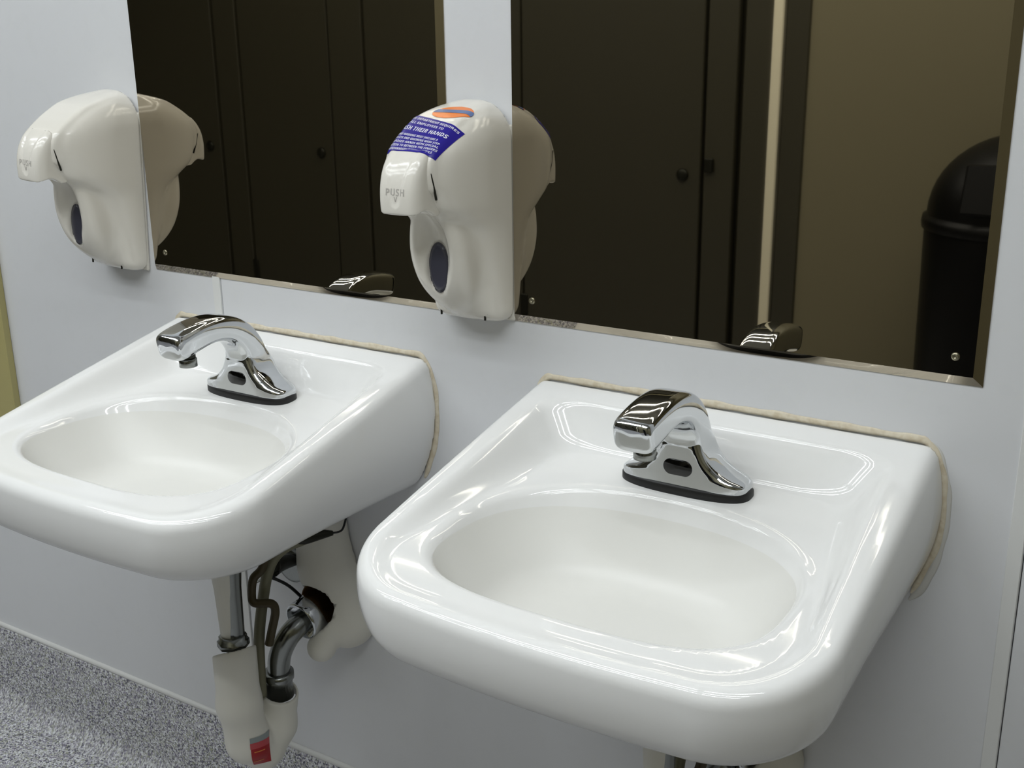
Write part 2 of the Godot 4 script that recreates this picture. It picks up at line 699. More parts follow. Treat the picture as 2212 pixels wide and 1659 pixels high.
func bowl_radius(p: Vector3) -> float:
	var ax := absf(p.x)
	var dz := p.z - 0.292
	if dz < 0.0:
		return pow(pow(ax / 0.203, 2.3) + pow(-dz / 0.150, 2.3), 1.0 / 2.3)
	return pow(pow(ax / 0.203, 3.2) + pow(dz / 0.126, 3.2), 1.0 / 3.2)


func split(mesh: ArrayMesh, level: Callable) -> Array:
	# cuts a mesh along level = 0: [faces where it is positive, faces where it is negative]
	var a := mesh.surface_get_arrays(0)
	var v: PackedVector3Array = a[Mesh.ARRAY_VERTEX]
	var n: PackedVector3Array = a[Mesh.ARRAY_NORMAL]
	var idx: PackedInt32Array = a[Mesh.ARRAY_INDEX]
	var lv := PackedFloat32Array()
	for i in v.size():
		lv.append(level.call(v[i], n[i]))
	var out := []
	for s in [1.0, -1.0]:
		var vv := PackedVector3Array()
		var nn := PackedVector3Array()
		for i in range(0, idx.size(), 3):
			var ps := []
			var ns := []
			for k in 3:
				var p := idx[i + k]
				var q := idx[i + (k + 1) % 3]
				if lv[p] * s >= 0.0:
					ps.append(v[p])
					ns.append(n[p])
				if (lv[p] < 0.0) != (lv[q] < 0.0):
					var t := lv[p] / (lv[p] - lv[q])
					ps.append(v[p].lerp(v[q], t))
					ns.append(n[p].lerp(n[q], t).normalized())
			for k in range(2, ps.size()):
				for m in [0, k - 1, k]:
					vv.append(ps[m])
					nn.append(ns[m])
		var arr := []
		arr.resize(Mesh.ARRAY_MAX)
		arr[Mesh.ARRAY_VERTEX] = vv
		arr[Mesh.ARRAY_NORMAL] = nn
		var am := ArrayMesh.new()
		am.add_surface_from_arrays(Mesh.PRIMITIVE_TRIANGLES, arr)
		var st := SurfaceTool.new()
		st.create_from(am, 0)
		st.index()
		out.append(st.commit())
	return out


func ribbon(path: Array, width: float, thick: float, seed_: int) -> ArrayMesh:
	# a low uneven bead of sealant on the wall, along a line of (x, y) with the sink on its right-hand side
	var line := spline(path, 6)
	var rng := RandomNumberGenerator.new()
	rng.seed = seed_
	var phase := rng.randf_range(0.0, 6.0)
	var rows := []
	for i in line.size():
		var d: Vector2 = (line[mini(i + 1, line.size() - 1)] - line[maxi(i - 1, 0)]).normalized()
		var n := Vector2(-d.y, d.x)
		var fade := minf(1.0, 0.35 + 0.25 * mini(i, line.size() - 1 - i))
		var w := width * (0.92 + 0.12 * sin(i * 0.41 + phase) + 0.07 * sin(i * 0.93 + 2.0 * phase) + rng.randf_range(-0.03, 0.03)) * fade
		var h := thick * rng.randf_range(0.94, 1.06)
		var ring := PackedVector3Array()
		for c in [[-0.45, 0.0], [-0.45, 1.0], [0.15, 0.95], [0.6, 0.6], [1.0, 0.12], [1.0, 0.0]]:
			var p: Vector2 = line[i] + n * c[0] * w
			ring.append(Vector3(p.x, p.y, 0.00015 + c[1] * h))
		rows.append(ring)
	return loft(rows)


func build_sinks():
	var mesh := field_mesh(sink_field, Vector3(-0.30, 0.69, -0.012), Vector3(0.30, 0.98, 0.49), 0.005, 2.6)
	var halves := split(mesh, func(p: Vector3, nrm: Vector3) -> float: return bowl_radius(p) - 0.965 if nrm.y > 0.0 else 1.0)
	var labels := ["white porcelain wall-hung sink below the plain soap dispenser, plumbing exposed beneath", "white porcelain wall-hung sink in front of the mirror right of the stickered dispenser"]
	for n in 2:
		var t := thing("wall_sink", labels[n], "sink", Vector3(SINK_X[n], 0.70, 0.0), "wall-hung sinks")
		part("basin", halves[0], "porcelain", t, Vector3(0, -0.70, 0))
		part("bowl", halves[1], "worn_porcelain", t, Vector3(0, -0.70, 0), "bowl with worn, dull glaze")
		# caulk bead along the back
		var path := [Vector2(-0.250, 0.775), Vector2(-0.262, 0.81), Vector2(-0.2735, 0.85), Vector2(-0.2755, 0.89), Vector2(-0.2715, 0.925), Vector2(-0.261, 0.955), Vector2(-0.250, 0.9655)]
		for i in 15:
			path.append(Vector2(lerpf(-0.238, 0.238, i / 14.0), 0.9668))
		path.append_array([Vector2(0.250, 0.9655), Vector2(0.261, 0.955), Vector2(0.2715, 0.925), Vector2(0.2755, 0.89), Vector2(0.2735, 0.85), Vector2(0.262, 0.81), Vector2(0.250, 0.775)])
		part("caulk_bead", ribbon(path, 0.0062, 0.0016, 20 + n), "caulk", t, Vector3(0, -0.70, 0), "yellowed caulk bead")
		if n == 1:
			part("caulk_smear", ribbon([Vector2(0.254, 0.966), Vector2(0.268, 0.945), Vector2(0.277, 0.91), Vector2(0.2785, 0.87), Vector2(0.275, 0.83), Vector2(0.264, 0.795), Vector2(0.248, 0.765)], 0.0070, 0.0004, 31), "caulk_smear", t, Vector3(0, -0.70, 0), "grey dirt and caulk smeared on the wall")
		# drain
		var dr := part("drain", lathe([Vector2(0.0305, 0.0), Vector2(0.031, 0.002), Vector2(0.028, 0.0035), Vector2(0.0225, 0.002), Vector2(0.0215, -0.022), Vector2(0.002, -0.024)], 28), "chrome", t, Vector3(0.0, 0.0285, 0.285))
		for k in 4:
			part("drain_bar", box(Vector3(0.0025, 0.002, 0.040 if k in [1, 2] else 0.030), 0.0006), "chrome", dr, Vector3((k - 1.5) * 0.010, -0.0005, 0))


# ---------------------------------------------------------------- faucets
func build_faucets():
	var labels := ["chrome sensor faucet on the far sink, below the plain dispenser", "chrome sensor faucet on the near sink, right of the stickered dispenser"]
	var t := thing("sensor_faucet", labels[0], "faucet", Vector3(SINK_X[0], 0.8955, 0.097), "chrome sensor faucets")
	# sections along a line that rises from the deck plate and bends forward
	# z, y of the line, tilt of the section normal (0 = level section), half width x, half depth, exponent
	var keys := [
		[0.000, 0.005, 0.0, 0.0795, 0.0280, 3.6],
		[0.000, 0.0125, 0.0, 0.0788, 0.0278, 3.8],
		[0.000, 0.0170, 0.0, 0.0715, 0.0277, 4.2],
		[0.000, 0.0220, 0.0, 0.0580, 0.0276, 4.8],
		[0.000, 0.0290, 0.0, 0.0455, 0.0276, 5.6],
		[0.000, 0.0380, 0.0, 0.0360, 0.0276, 6.0],
		[0.0000, 0.0470, 0.0, 0.0305, 0.0276, 6.0],
		[0.0014, 0.0550, 0.06, 0.0280, 0.0262, 5.4],
		[0.0050, 0.0650, 0.20, 0.0262, 0.0230, 4.6],
		[0.0105, 0.0795, 0.48, 0.0250, 0.0212, 4.4],
		[0.0235, 0.0965, 0.82, 0.0243, 0.0200, 4.4],
		[0.042, 0.1090, 1.10, 0.0242, 0.0190, 4.4],
		[0.066, 0.1150, 1.34, 0.0242, 0.0186, 4.4],
		[0.090, 0.1150, 1.52, 0.0242, 0.0190, 4.4],
		[0.113, 0.1115, 1.64, 0.0242, 0.0198, 4.4],
		[0.134, 0.1070, 1.71, 0.0242, 0.0200, 4.4],
		[0.1455, 0.1045, 1.75, 0.0236, 0.0190, 4.2],
		[0.1505, 0.1035, 1.76, 0.0210, 0.0165, 3.8],
		[0.1522, 0.1032, 1.77, 0.0140, 0.0110, 3.2],
	]
	var rows := []
	var per := 4
	for i in (keys.size() - 1) * per + 1:
		var s := float(i) / per
		var k := mini(int(s), keys.size() - 2)
		var u := s - k
		var val := []
		for c in 6:
			var p0: float = keys[maxi(k - 1, 0)][c]
			var p1: float = keys[k][c]
			var p2: float = keys[k + 1][c]
			var p3: float = keys[mini(k + 2, keys.size() - 1)][c]
			val.append(0.5 * ((2.0 * p1) + (p2 - p0) * u + (2.0 * p0 - 5.0 * p1 + 4.0 * p2 - p3) * u * u + (3.0 * p1 - p0 - 3.0 * p2 + p3) * u * u * u))
		var ring := PackedVector3Array()
		var n := 56
		# section plane spanned by x and by d (level and forward at tilt 0, upward at the spout)
		var d := Vector3(0, -sin(val[2]), cos(val[2]))
		for q in n:
			var a := TAU * q / n
			var ca := cos(a)
			var sa := sin(a)
			var e: float = 2.0 / val[5]
			var x: float = signf(ca) * pow(absf(ca), e) * val[3]
			var b: float = signf(sa) * pow(absf(sa), e) * val[4]
			ring.append(Vector3(x, val[1], val[0]) + d * b)
		rows.append(ring)
	part("body", loft(rows), "chrome", t, Vector3(0, 0.003, 0))
	# black gasket under the deck plate
	var gr := []
	for y in [-0.003, 0.0065, 0.0092]:
		var ring := PackedVector3Array()
		for q in 64:
			var a := TAU * q / 64
			var w := 0.0825 if y < 0.008 else 0.0805
			var dd := 0.0305 if y < 0.008 else 0.0288
			ring.append(Vector3(signf(cos(a)) * pow(absf(cos(a)), 0.72) * w, y, signf(sin(a)) * pow(absf(sin(a)), 0.72) * dd))
		gr.append(ring)
	part("gasket", loft(gr), "black_rubber", t)
	# sensor window: a slot with round ends, set in the front face
	var win := []
	for zz in [0.0, 0.0012, 0.0016]:
		var ring := PackedVector3Array()
		for q in 36:
			var a := TAU * q / 36
			var cx := 0.0085 if cos(a) >= 0 else -0.0085
			var rr := 0.0098 if zz < 0.0014 else 0.0092
			ring.append(Vector3(cx + cos(a) * rr, sin(a) * rr, zz))
		win.append(ring)
	var sw := part("sensor_window", loft(win), "sensor_black", t, Vector3(0.0, 0.0315, 0.0270), "black oval sensor window")
	# spray head under the tip
	part("aerator", lathe([Vector2(0.0105, 0.0), Vector2(0.0128, 0.0008), Vector2(0.0128, 0.0115), Vector2(0.0120, 0.0122)], 28), "old_chrome", t, Vector3(0, 0.0725, 0.117))
	part("aerator_neck", lathe([Vector2(0.0112, 0.0), Vector2(0.0112, 0.012)], 28), "dark_metal", t, Vector3(0, 0.0845, 0.117))
	copy_of(t, labels[1], Vector3(SINK_X[1], 0.8955, 0.097))


# ---------------------------------------------------------------- soap dispensers
var shell_depth := PackedVector2Array([Vector2(-0.02, 0.038), Vector2(0.0, 0.042), Vector2(0.03, 0.049), Vector2(0.07, 0.058), Vector2(0.11, 0.068), Vector2(0.135, 0.084), Vector2(0.153, 0.114), Vector2(0.168, 0.138), Vector2(0.19, 0.149), Vector2(0.215, 0.152), Vector2(0.235, 0.145), Vector2(0.25, 0.127), Vector2(0.262, 0.108), Vector2(0.274, 0.085), Vector2(0.284, 0.056), Vector2(0.30, 0.015)])
var lever_depth := PackedVector2Array([Vector2(0.14, 0.174), Vector2(0.165, 0.179), Vector2(0.185, 0.180), Vector2(0.20, 0.1785), Vector2(0.215, 0.174), Vector2(0.228, 0.166), Vector2(0.238, 0.156), Vector2(0.25, 0.139), Vector2(0.265, 0.112)])
var nose_depth := PackedVector2Array([Vector2(0.0, 0.050), Vector2(0.03, 0.077), Vector2(0.05, 0.0925), Vector2(0.07, 0.103), Vector2(0.10, 0.112), Vector2(0.13, 0.116), Vector2(0.17, 0.121)])


func dispenser_field(p: Vector3) -> float:
	var ax := absf(p.x)
	# back shell: rounded outline on the wall, depth by height, falling away to the sides
	var hw := 0.0605
	var r := 0.052 if p.y > 0.15 else 0.02
	var oy := maxf(p.y - (0.293 - r), -(p.y - r))
	var ox := ax - (hw - r)
	var outline := minf(maxf(ox, oy), 0.0) + Vector2(maxf(ox, 0.0), maxf(oy, 0.0)).length() - r
	var d0 := table(shell_depth, p.y)
	var s := ax / 0.0605
	var d := d0 * (1.0 - 0.40 * s * s * s * s)
	var f := smax((p.z - d) * 0.7, outline, 0.022)
	# raised pad along the top
	var pad := smax(ax - 0.038, smax((p.z - d0 - 0.003) * 0.7, 0.19 - p.y, 0.006), 0.010)
	pad = smax(pad, p.y - 0.284, 0.012)
	f = smin(f, pad, 0.006)
	# egg-shaped nose with a scoop that holds the window
	var ey := (p.y - 0.096) / (0.082 if p.y < 0.096 else 0.085)
	var ex := p.x / 0.0440
	var e := (sqrt(ex * ex + ey * ey) - 1.0) * 0.0440
	var nose := smax(e, (p.z - table(nose_depth, p.y) + 5.0 * ax * ax) * 0.9, 0.016)
	f = smin(f, nose, 0.010)
	var hq := Vector3(p.x / 0.0345, (p.y - 0.100) / 0.066, (p.z - 0.136) / 0.0465)
	f = smax(f, -(hq.length() - 1.0) * 0.0345, 0.006)
	var we := Vector2(p.x / 0.0165, (p.y - 0.084) / 0.0345).length()
	f = smax(f, -maxf((we - 1.0) * 0.0165, 0.0915 - p.z), 0.003)
	return smax(f, 0.004 - p.z, 0.003)


func lever_field(p: Vector3) -> float:
	var ax := absf(p.x)
	var d := table(lever_depth, p.y) - 5.0 * ax * ax
	# pressed-in shield where PUSH stands
	var shield := smax(ax - (0.006 + 0.20 * maxf(p.y - 0.170, 0.0)), 0.172 - p.y, 0.01)
	d -= 0.0018 * clampf(-shield / 0.004, 0.0, 1.0)
	var f := smax((p.z - d) * 0.8, ax - 0.0315, 0.012)
	var lowest := 0.163 + 0.009 * sin(clampf((p.z - 0.140) / 0.038, 0.0, 1.0) * PI) - 4.0 * ax * ax
	f = smax(f, lowest - p.y, 0.005)
	f = smax(f, 0.128 - p.z + 0.25 * (p.y - 0.165), 0.004)
	return smax(f, p.y - 0.2475, 0.004)


func on_field(f: Callable, p: Vector3, dir: Vector3) -> Vector3:
	for i in 24:
		p += dir * float(f.call(p)) * 0.8
	return p


func build_dispensers():
	var t := thing("soap_dispenser", "ivory plastic soap dispenser without stickers, on white wall over the far sink", "dispenser", Vector3(-1.6115, 1.04, 0.0), "wall soap dispensers")
	part("back_plate", box(Vector3(0.121, 0.262, 0.006), 0.002), "ivory_back", t, Vector3(0, 0.131, 0.003))
	part("body", field_mesh(dispenser_field, Vector3(-0.072, -0.012, -0.004), Vector3(0.072, 0.304, 0.172), 0.0038, 1.9), "ivory_plastic", t)
	var lever := part("push_lever", field_mesh(lever_field, Vector3(-0.042, 0.146, 0.118), Vector3(0.042, 0.26, 0.192), 0.0028, 1.9), "ivory_plastic", t)
	# window: dark rim and smoked lens on the slanted nose
	for n in 2:
		var ring_rows := []
		for zz in ([0.0, 0.0012] if n == 0 else [0.0, 0.0012, 0.0022, 0.0026]):
			var ring := PackedVector3Array()
			for q in 40:
				var a := TAU * q / 40
				var k := (1.0 if n == 0 else 0.93) * (1.0 if zz < 0.0015 else (0.96 if zz < 0.0024 else 0.80))
				ring.append(Vector3(cos(a) * 0.0160 * k, sin(a) * 0.0335 * k, zz))
			ring_rows.append(ring)
		var o := part("window_rim" if n == 0 else "window_lens", loft(ring_rows), "smoke_window", t, Vector3(0, 0.084, 0.0915))
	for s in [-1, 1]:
		part("latch_slot_shade", box(Vector3(0.0022, 0.009, 0.002)), "dark_metal", t, Vector3(s * 0.036 - 0.001, 0.010, 0.0392))  # dark pieces laid on the body for the shade inside the latch slots
		part("latch_slot_shade", box(Vector3(0.006, 0.0015, 0.002)), "dark_metal", t, Vector3(s * 0.036 + 0.001, 0.015, 0.0398))
		part("lever_gap_shade", tube([Vector3(s * 0.0362, 0.2145, 0.1524), Vector3(s * 0.0362, 0.198, 0.1476), Vector3(s * 0.0350, 0.181, 0.1416)], [0.0005, 0.0013, 0.0016], 8, 6), "dark_metal", t)  # dark strip painted in for the shade of the gap beside the lever
	# PUSH and an arrow: flat letters, shade of the moulding put into their colour
	text_on(lever_field, lever, "lettering", "PUSH", Vector3(0, 0.198, 0.21), Vector3(1, 0, 0), Vector3(0, 0.985, -0.17), 0.0085, 0.0002, "emboss_shade")
	text_on(lever_field, lever, "arrow", "V", Vector3(0, 0.184, 0.21), Vector3(1, 0, 0), Vector3(0, 1, 0), 0.006, 0.0002, "emboss_shade")
	var d2 := copy_of(t, "ivory plastic soap dispenser with blue hand-washing sticker, between the two mirrors", Vector3(-0.8815, 1.04, 0.0))
	t.rotation.z = -deg_to_rad(4.0)
	# stickers on the second dispenser
	var both := func(p: Vector3) -> float: return minf(dispenser_field(p), lever_field(p))
	var quad := [Vector3(-0.056, 0.270, 0.068), Vector3(0.0477, 0.2571, 0.0948), Vector3(0.0375, 0.2294, 0.1447), Vector3(-0.050, 0.2305, 0.143)]
	var sticker := part("warning_sticker", sheet_on(both, quad, 0.0005), "sticker_blue", d2, Vector3.ZERO, "blue sticker with white hand-washing rules")
	var lines := [["HEALTH DEPARTMENT REQUIRES", 0.10, 0.062, 0.93], ["ALL EMPLOYEES TO", 0.21, 0.062, 0.60], ["WASH THEIR HANDS", 0.37, 0.105, 0.86], ["HAND WASHING MUST INCLUDE A", 0.545, 0.055, 0.74], ["COMPLETE AND VIGOROUS WASH STEP", 0.635, 0.055, 0.86], ["OF EXPOSED HANDS WITH SPECIAL", 0.725, 0.055, 0.90], ["ATTENTION TO BETWEEN THE FINGERS", 0.815, 0.055, 0.93], ["AND UNDERNEATH THE FINGERNAILS", 0.90, 0.055, 0.86]]
	for l in lines:
		print_on(both, sticker, l[0], quad, l[1], l[2], l[3])
	var badge := part("brand_sticker", disc_patch(both, Vector3(0.011, 0.34, 0.067), 0.029, 0.020, 0.0005, -1.0, 1.0), "sticker_orange", d2, Vector3.ZERO, "orange oval sticker with blue band")
	part("band", disc_patch(both, Vector3(0.011, 0.34, 0.067), 0.029, 0.020, 0.0008, -0.18, 0.36), "sticker_steel_blue", badge)


func quad_point(f: Callable, q: Array, u: float, v: float, lift: float) -> Vector3:
	# u to the right, v downward over four corners, then dropped onto the surface
	var a: Vector3 = q[0].lerp(q[1], u)
	var b: Vector3 = q[3].lerp(q[2], u)
	var n := Vector3(0.05, 0.75, 0.66).normalized()
	var p := on_field(f, a.lerp(b, v) + n * 0.02, -n)
	return p + gradient(f, p, 0.0012).normalized() * lift


func sheet_on(f: Callable, q: Array, lift: float) -> ArrayMesh:
	var n := 28
	var rows := []
	for j in n + 1:
		var ring := PackedVector3Array()
		for i in n + 1:
			ring.append(quad_point(f, q, float(i) / n, float(j) / n, lift))
		rows.append(ring)
	return sheet(rows, n)


func print_on(f: Callable, parent: Node, text: String, q: Array, v: float, size: float, width: float) -> void:
	# one centred line of lettering; size and width are shares of the sticker
	var tm := text_mesh(text)
	var a := tm.surface_get_arrays(0)
	var vs: PackedVector3Array = a[Mesh.ARRAY_VERTEX]
	var bb := tm.get_aabb()
	var out := PackedVector3Array()
	for p in vs:
		out.append(quad_point(f, q, 0.5 + (p.x - bb.get_center().x) / bb.size.x * width, v - (p.y - bb.get_center().y) / 0.46 * size, 0.0009))
	part("print_line", lettering(f, out, a), "sticker_white", parent)


func lettering(f: Callable, out: PackedVector3Array, a: Array) -> ArrayMesh:
	var nrm := PackedVector3Array()
	for p in out:
		nrm.append(gradient(f, p, 0.0012).normalized())
	var arr := []
	arr.resize(Mesh.ARRAY_MAX)
	arr[Mesh.ARRAY_VERTEX] = out
	arr[Mesh.ARRAY_NORMAL] = nrm
	if a[Mesh.ARRAY_INDEX] != null:
		arr[Mesh.ARRAY_INDEX] = a[Mesh.ARRAY_INDEX]
	var am := ArrayMesh.new()
	am.add_surface_from_arrays(Mesh.PRIMITIVE_TRIANGLES, arr)
	return am


func text_mesh(text: String) -> TextMesh:
	var tm := TextMesh.new()
	var font := SystemFont.new()
	font.font_names = PackedStringArray(["Droid Sans"])
	font.font_weight = 700
	tm.font = font
	tm.text = text
	tm.font_size = 64
	tm.pixel_size = 0.01
	tm.depth = 0.0
	tm.curve_step = 2.0
	return tm


func patch(f: Callable, c: Vector3, right: Vector3, up: Vector3, w: float, h: float, lift: float) -> ArrayMesh:
	# a thin sheet laid over the surface
	var dir := up.cross(right)
	var n := 24
	var rows := []
	for side in 2:
		for j in n + 1:
			var ring := PackedVector3Array()
			for i in n + 1:
				var u := (float(i) / n - 0.5) * w
				var v := (float(j) / n - 0.5) * h
				if side == 0:
					pass
				var p := on_field(f, c + right * u + up * v, dir)
				var g := gradient(f, p, 0.0008).normalized()
				ring.append(p + g * (lift if side == 0 else -0.0004))
			rows.append(ring)
	return sheet(rows, n)


func sheet(rows: Array, n: int) -> ArrayMesh:
	var v := PackedVector3Array()
	var idx := PackedInt32Array()
	for r in rows:
		v.append_array(r)
	var m := n + 1
	for j in n:
		for i in n:
			var a := j * m + i
			idx.append_array([a, a + m, a + 1, a + 1, a + m, a + m + 1])
	var mesh := tri_mesh(v, idx, true, PackedVector2Array(), false)
	return mesh


func disc_patch(f: Callable, c: Vector3, rx: float, rz: float, lift: float, v0: float, v1: float) -> ArrayMesh:
	var n := 20
	var rows := []
	for j in n + 1:
		var ring := PackedVector3Array()
		for i in n + 1:
			var v := lerpf(v0, v1, float(j) / n)
			var u := (float(i) / n * 2.0 - 1.0) * sqrt(maxf(1.0 - v * v, 0.0))
			var p := on_field(f, c + Vector3(u * rx, 0, -v * rz), Vector3.DOWN)
			var g := gradient(f, p, 0.0008).normalized()
			ring.append(p + g * lift)
		rows.append(ring)
	return sheet(rows, n)


func text_on(f: Callable, parent: Node, called: String, text: String, at: Vector3, right: Vector3, up: Vector3, size: float, lift: float, m: String) -> void:
	var tm := text_mesh(text)
	var a := tm.surface_get_arrays(0)
	var vs: PackedVector3Array = a[Mesh.ARRAY_VERTEX]
	var k := size / 0.46
	var dir := up.cross(right)
	var out := PackedVector3Array()
	for v in vs:
		var p := on_field(f, at + right * v.x * k + up * v.y * k, dir)
		out.append(p + gradient(f, p, 0.0012).normalized() * lift)
	part(called, lettering(f, out, a), m, parent)


# ---------------------------------------------------------------- plumbing
var cover_line := [Vector3(0.022, 0.512, 0.200), Vector3(0.022, 0.42, 0.200), Vector3(0.022, 0.345, 0.188), Vector3(0.022, 0.315, 0.158), Vector3(0.023, 0.340, 0.128), Vector3(0.024, 0.402, 0.115)]
var sleeve_line := [Vector3(0.040, 0.700, 0.012), Vector3(0.058, 0.585, 0.012), Vector3(0.092, 0.500, 0.014)]


func capsule(p: Vector3, a: Vector3, b: Vector3, r: float) -> float:
	var ab := b - a
	var t := clampf((p - a).dot(ab) / ab.length_squared(), 0.0, 1.0)
	return p.distance_to(a + ab * t) - r


func cover_field(p: Vector3) -> float:
	var f := 1e9
	for i in cover_line.size() - 1:
		var d := capsule(p, cover_line[i], cover_line[i + 1], 0.0335 if i < 3 else 0.0325)
		f = d if i == 0 else smin(f, d, 0.012)
	# slanted cuts where the pipes come out
	f = smax(f, (p - Vector3(0.022, 0.512, 0.2)).dot(Vector3(-0.45, 0.85, -0.25).normalized()), 0.003)
	if p.z < 0.155:
		f = smax(f, (p - Vector3(0.024, 0.398, 0.115)).dot(Vector3(0.30, 0.95, 0.0).normalized()), 0.003)
	f = smax(f, 0.0275 - capsule(p, Vector3(0.022, 0.46, 0.2), Vector3(0.022, 0.62, 0.2), 0.0), 0.003)
	f = smax(f, 0.0265 - capsule(p, Vector3(0.024, 0.365, 0.115), Vector3(0.024, 0.47, 0.115), 0.0), 0.003)
	return f


func sleeve_field(p: Vector3) -> float:
	var f := smin(capsule(p, sleeve_line[0], sleeve_line[1], 0.048), capsule(p, sleeve_line[1], sleeve_line[2], 0.048), 0.02)
	f = smin(f, capsule(p, Vector3(0.090, 0.500, 0.05), Vector3(0.078, 0.468, 0.066), 0.0235), 0.008)
	# mouth for the waste pipe
	f = smax(f, 0.037 - capsule(p, Vector3(0.061, 0.532, 0.0), Vector3(0.061, 0.532, 0.2), 0.0), 0.004)
	return smax(f, 0.002 - p.z, 0.003)


func build_plumbing():
	var who := ["under the far sink", "under the near sink"]
	var cover_mesh := field_mesh(cover_field, Vector3(-0.035, 0.26, 0.06), Vector3(0.08, 0.58, 0.26), 0.0026, 1.5)
	var sleeve_mesh := field_mesh(sleeve_field, Vector3(-0.03, 0.40, -0.006), Vector3(0.17, 0.77, 0.11), 0.006, 1.5)
	var label_mesh := patch(cover_field, Vector3(0.09, 0.352, 0.24), Vector3(0.78, 0.0, -0.62), Vector3(-0.12, 0.98, -0.15).normalized(), 0.026, 0.052, 0.0005)
	for n in 2:
		var base := Vector3(SINK_X[n], 0.0, 0.0)
		var t := thing("sink_drain", "chrome sink drain with white vinyl trap cover and wall sleeve %s" % who[n], "drain pipe", base, "sink drains")
		part("tailpiece", lathe([Vector2(0.0150, 0.515), Vector2(0.0155, 0.56), Vector2(0.0165, 0.62), Vector2(0.0200, 0.66), Vector2(0.028, 0.69), Vector2(0.028, 0.70)], 28), "old_chrome", t, Vector3(0.0245, 0, 0.198))
		part("wrap", lathe([Vector2(0.0150, 0.538), Vector2(0.0160, 0.56), Vector2(0.0185, 0.62), Vector2(0.0225, 0.66), Vector2(0.030, 0.69)], 28), "white_vinyl", t, Vector3(0.0195, 0, 0.2015))
		part("slip_nut", lathe([Vector2(0.020, 0.0), Vector2(0.0245, 0.002), Vector2(0.0245, 0.011), Vector2(0.0215, 0.013), Vector2(0.0215, 0.019), Vector2(0.017, 0.020)], 8), "old_chrome", t, Vector3(0.022, 0.520, 0.2))
		part("bend", tube([Vector3(0.024, 0.390, 0.115), Vector3(0.026, 0.42, 0.115), Vector3(0.032, 0.460, 0.116), Vector3(0.042, 0.490, 0.109), Vector3(0.052, 0.510, 0.092), Vector3(0.058, 0.524, 0.045)], 0.0182, 22), "old_chrome", t)
		part("slip_nut", lathe([Vector2(0.019, 0.0), Vector2(0.0225, 0.0), Vector2(0.0215, 0.030), Vector2(0.0250, 0.033), Vector2(0.0250, 0.044), Vector2(0.0190, 0.0455)], 24), "old_chrome", t, Vector3(0.0255, 0.388, 0.115))
		var flange := part("flange", lathe([Vector2(0.024, 0.045), Vector2(0.0325, 0.045), Vector2(0.0325, 0.004), Vector2(0.0315, 0.0), Vector2(0.0290, 0.0), Vector2(0.0285, 0.035), Vector2(0.0195, 0.037)], 32), "chrome", t, Vector3(0.054, 0.516, 0.086))
		flange.rotation = Vector3(-PI / 2 + 0.18, 0, -0.08)
		var c := part("trap_cover", cover_mesh, "white_vinyl", t, Vector3.ZERO, "white vinyl trap cover")
		part("label", label_mesh, "red_label", c, Vector3.ZERO, "red and silver label")
		part("silver_strip", patch(cover_field, Vector3(0.087, 0.375, 0.237), Vector3(0.78, 0.0, -0.62), Vector3(-0.12, 0.98, -0.15).normalized(), 0.0262, 0.009, 0.0008), "silver_label", c)
		part("pink_strip", patch(cover_field, Vector3(0.088, 0.3655, 0.2385), Vector3(0.78, 0.0, -0.62), Vector3(-0.12, 0.98, -0.15).normalized(), 0.0262, 0.010, 0.0008), "pink_label", c)
		for k in 2:
			part("print_line", patch(cover_field, Vector3(0.0885 - 0.004 * k, 0.3545 - 0.020 * k, 0.2395), Vector3(0.78, 0.0, -0.62), Vector3(-0.12, 0.98, -0.15).normalized(), 0.015, 0.0016, 0.0008), "yellow_print", c)
		var sl := part("wall_sleeve", sleeve_mesh, "white_vinyl", t, Vector3.ZERO, "white vinyl sleeve on the wall")
		var hole := part("foam_ring", lathe([Vector2(0.002, 0.0), Vector2(0.0372, 0.0), Vector2(0.0372, 0.042), Vector2(0.0345, 0.0425), Vector2(0.0345, 0.006), Vector2(0.002, 0.005)], 30), "brown_foam", sl, Vector3(0.061, 0.532, 0.038), "brown foam inside the hole")
		hole.rotation.x = PI / 2
		hole.position.z = 0.006
		var h := thing("supply_hose", "grey braided water hose hanging down into the trap cover %s" % who[n], "hose", base, "grey supply hoses")
		part("hose", tube([Vector3(0.085, 0.700, 0.062), Vector3(0.083, 0.672, 0.080), Vector3(0.052, 0.654, 0.105), Vector3(0.0324, 0.625, 0.120), Vector3(0.0214, 0.570, 0.130), Vector3(0.0186, 0.499, 0.144), Vector3(0.0200, 0.405, 0.150)], 0.0088, 14), "hose", h)
		part("end_cap", tube([Vector3(0.064, 0.664, 0.094), Vector3(0.083, 0.6715, 0.081), Vector3(0.103, 0.669, 0.05)], [0.0092, 0.0112, 0.004], 14), "dark_metal", h)
		part("lead", tube([Vector3(0.103, 0.669, 0.05), Vector3(0.108, 0.669, 0.034), Vector3(0.106, 0.684, 0.02), Vector3(0.104, 0.70, 0.006)], 0.0017, 8), "black_rubber", h)
		var h2 := thing("brass_hose", "thin dark brass tube looping behind the drain pipe %s" % who[n], "hose", base, "dark brass tubes")
		part("hose", tube([Vector3(0.040, 0.690, 0.135), Vector3(0.0380, 0.635, 0.140), Vector3(0.0246, 0.6127, 0.150), Vector3(0.0220, 0.5850, 0.1540), Vector3(0.0287, 0.5745, 0.1550), Vector3(0.0481, 0.5720, 0.1400), Vector3(0.0526, 0.5581, 0.1370), Vector3(0.0450, 0.5250, 0.1400), Vector3(0.0400, 0.500, 0.1440)], 0.0068, 12), "brass_hose", h2)
		var v := thing("shutoff_valve", "dark shutoff valve with ring on the wall %s" % who[n], "valve", base, "shutoff valves")
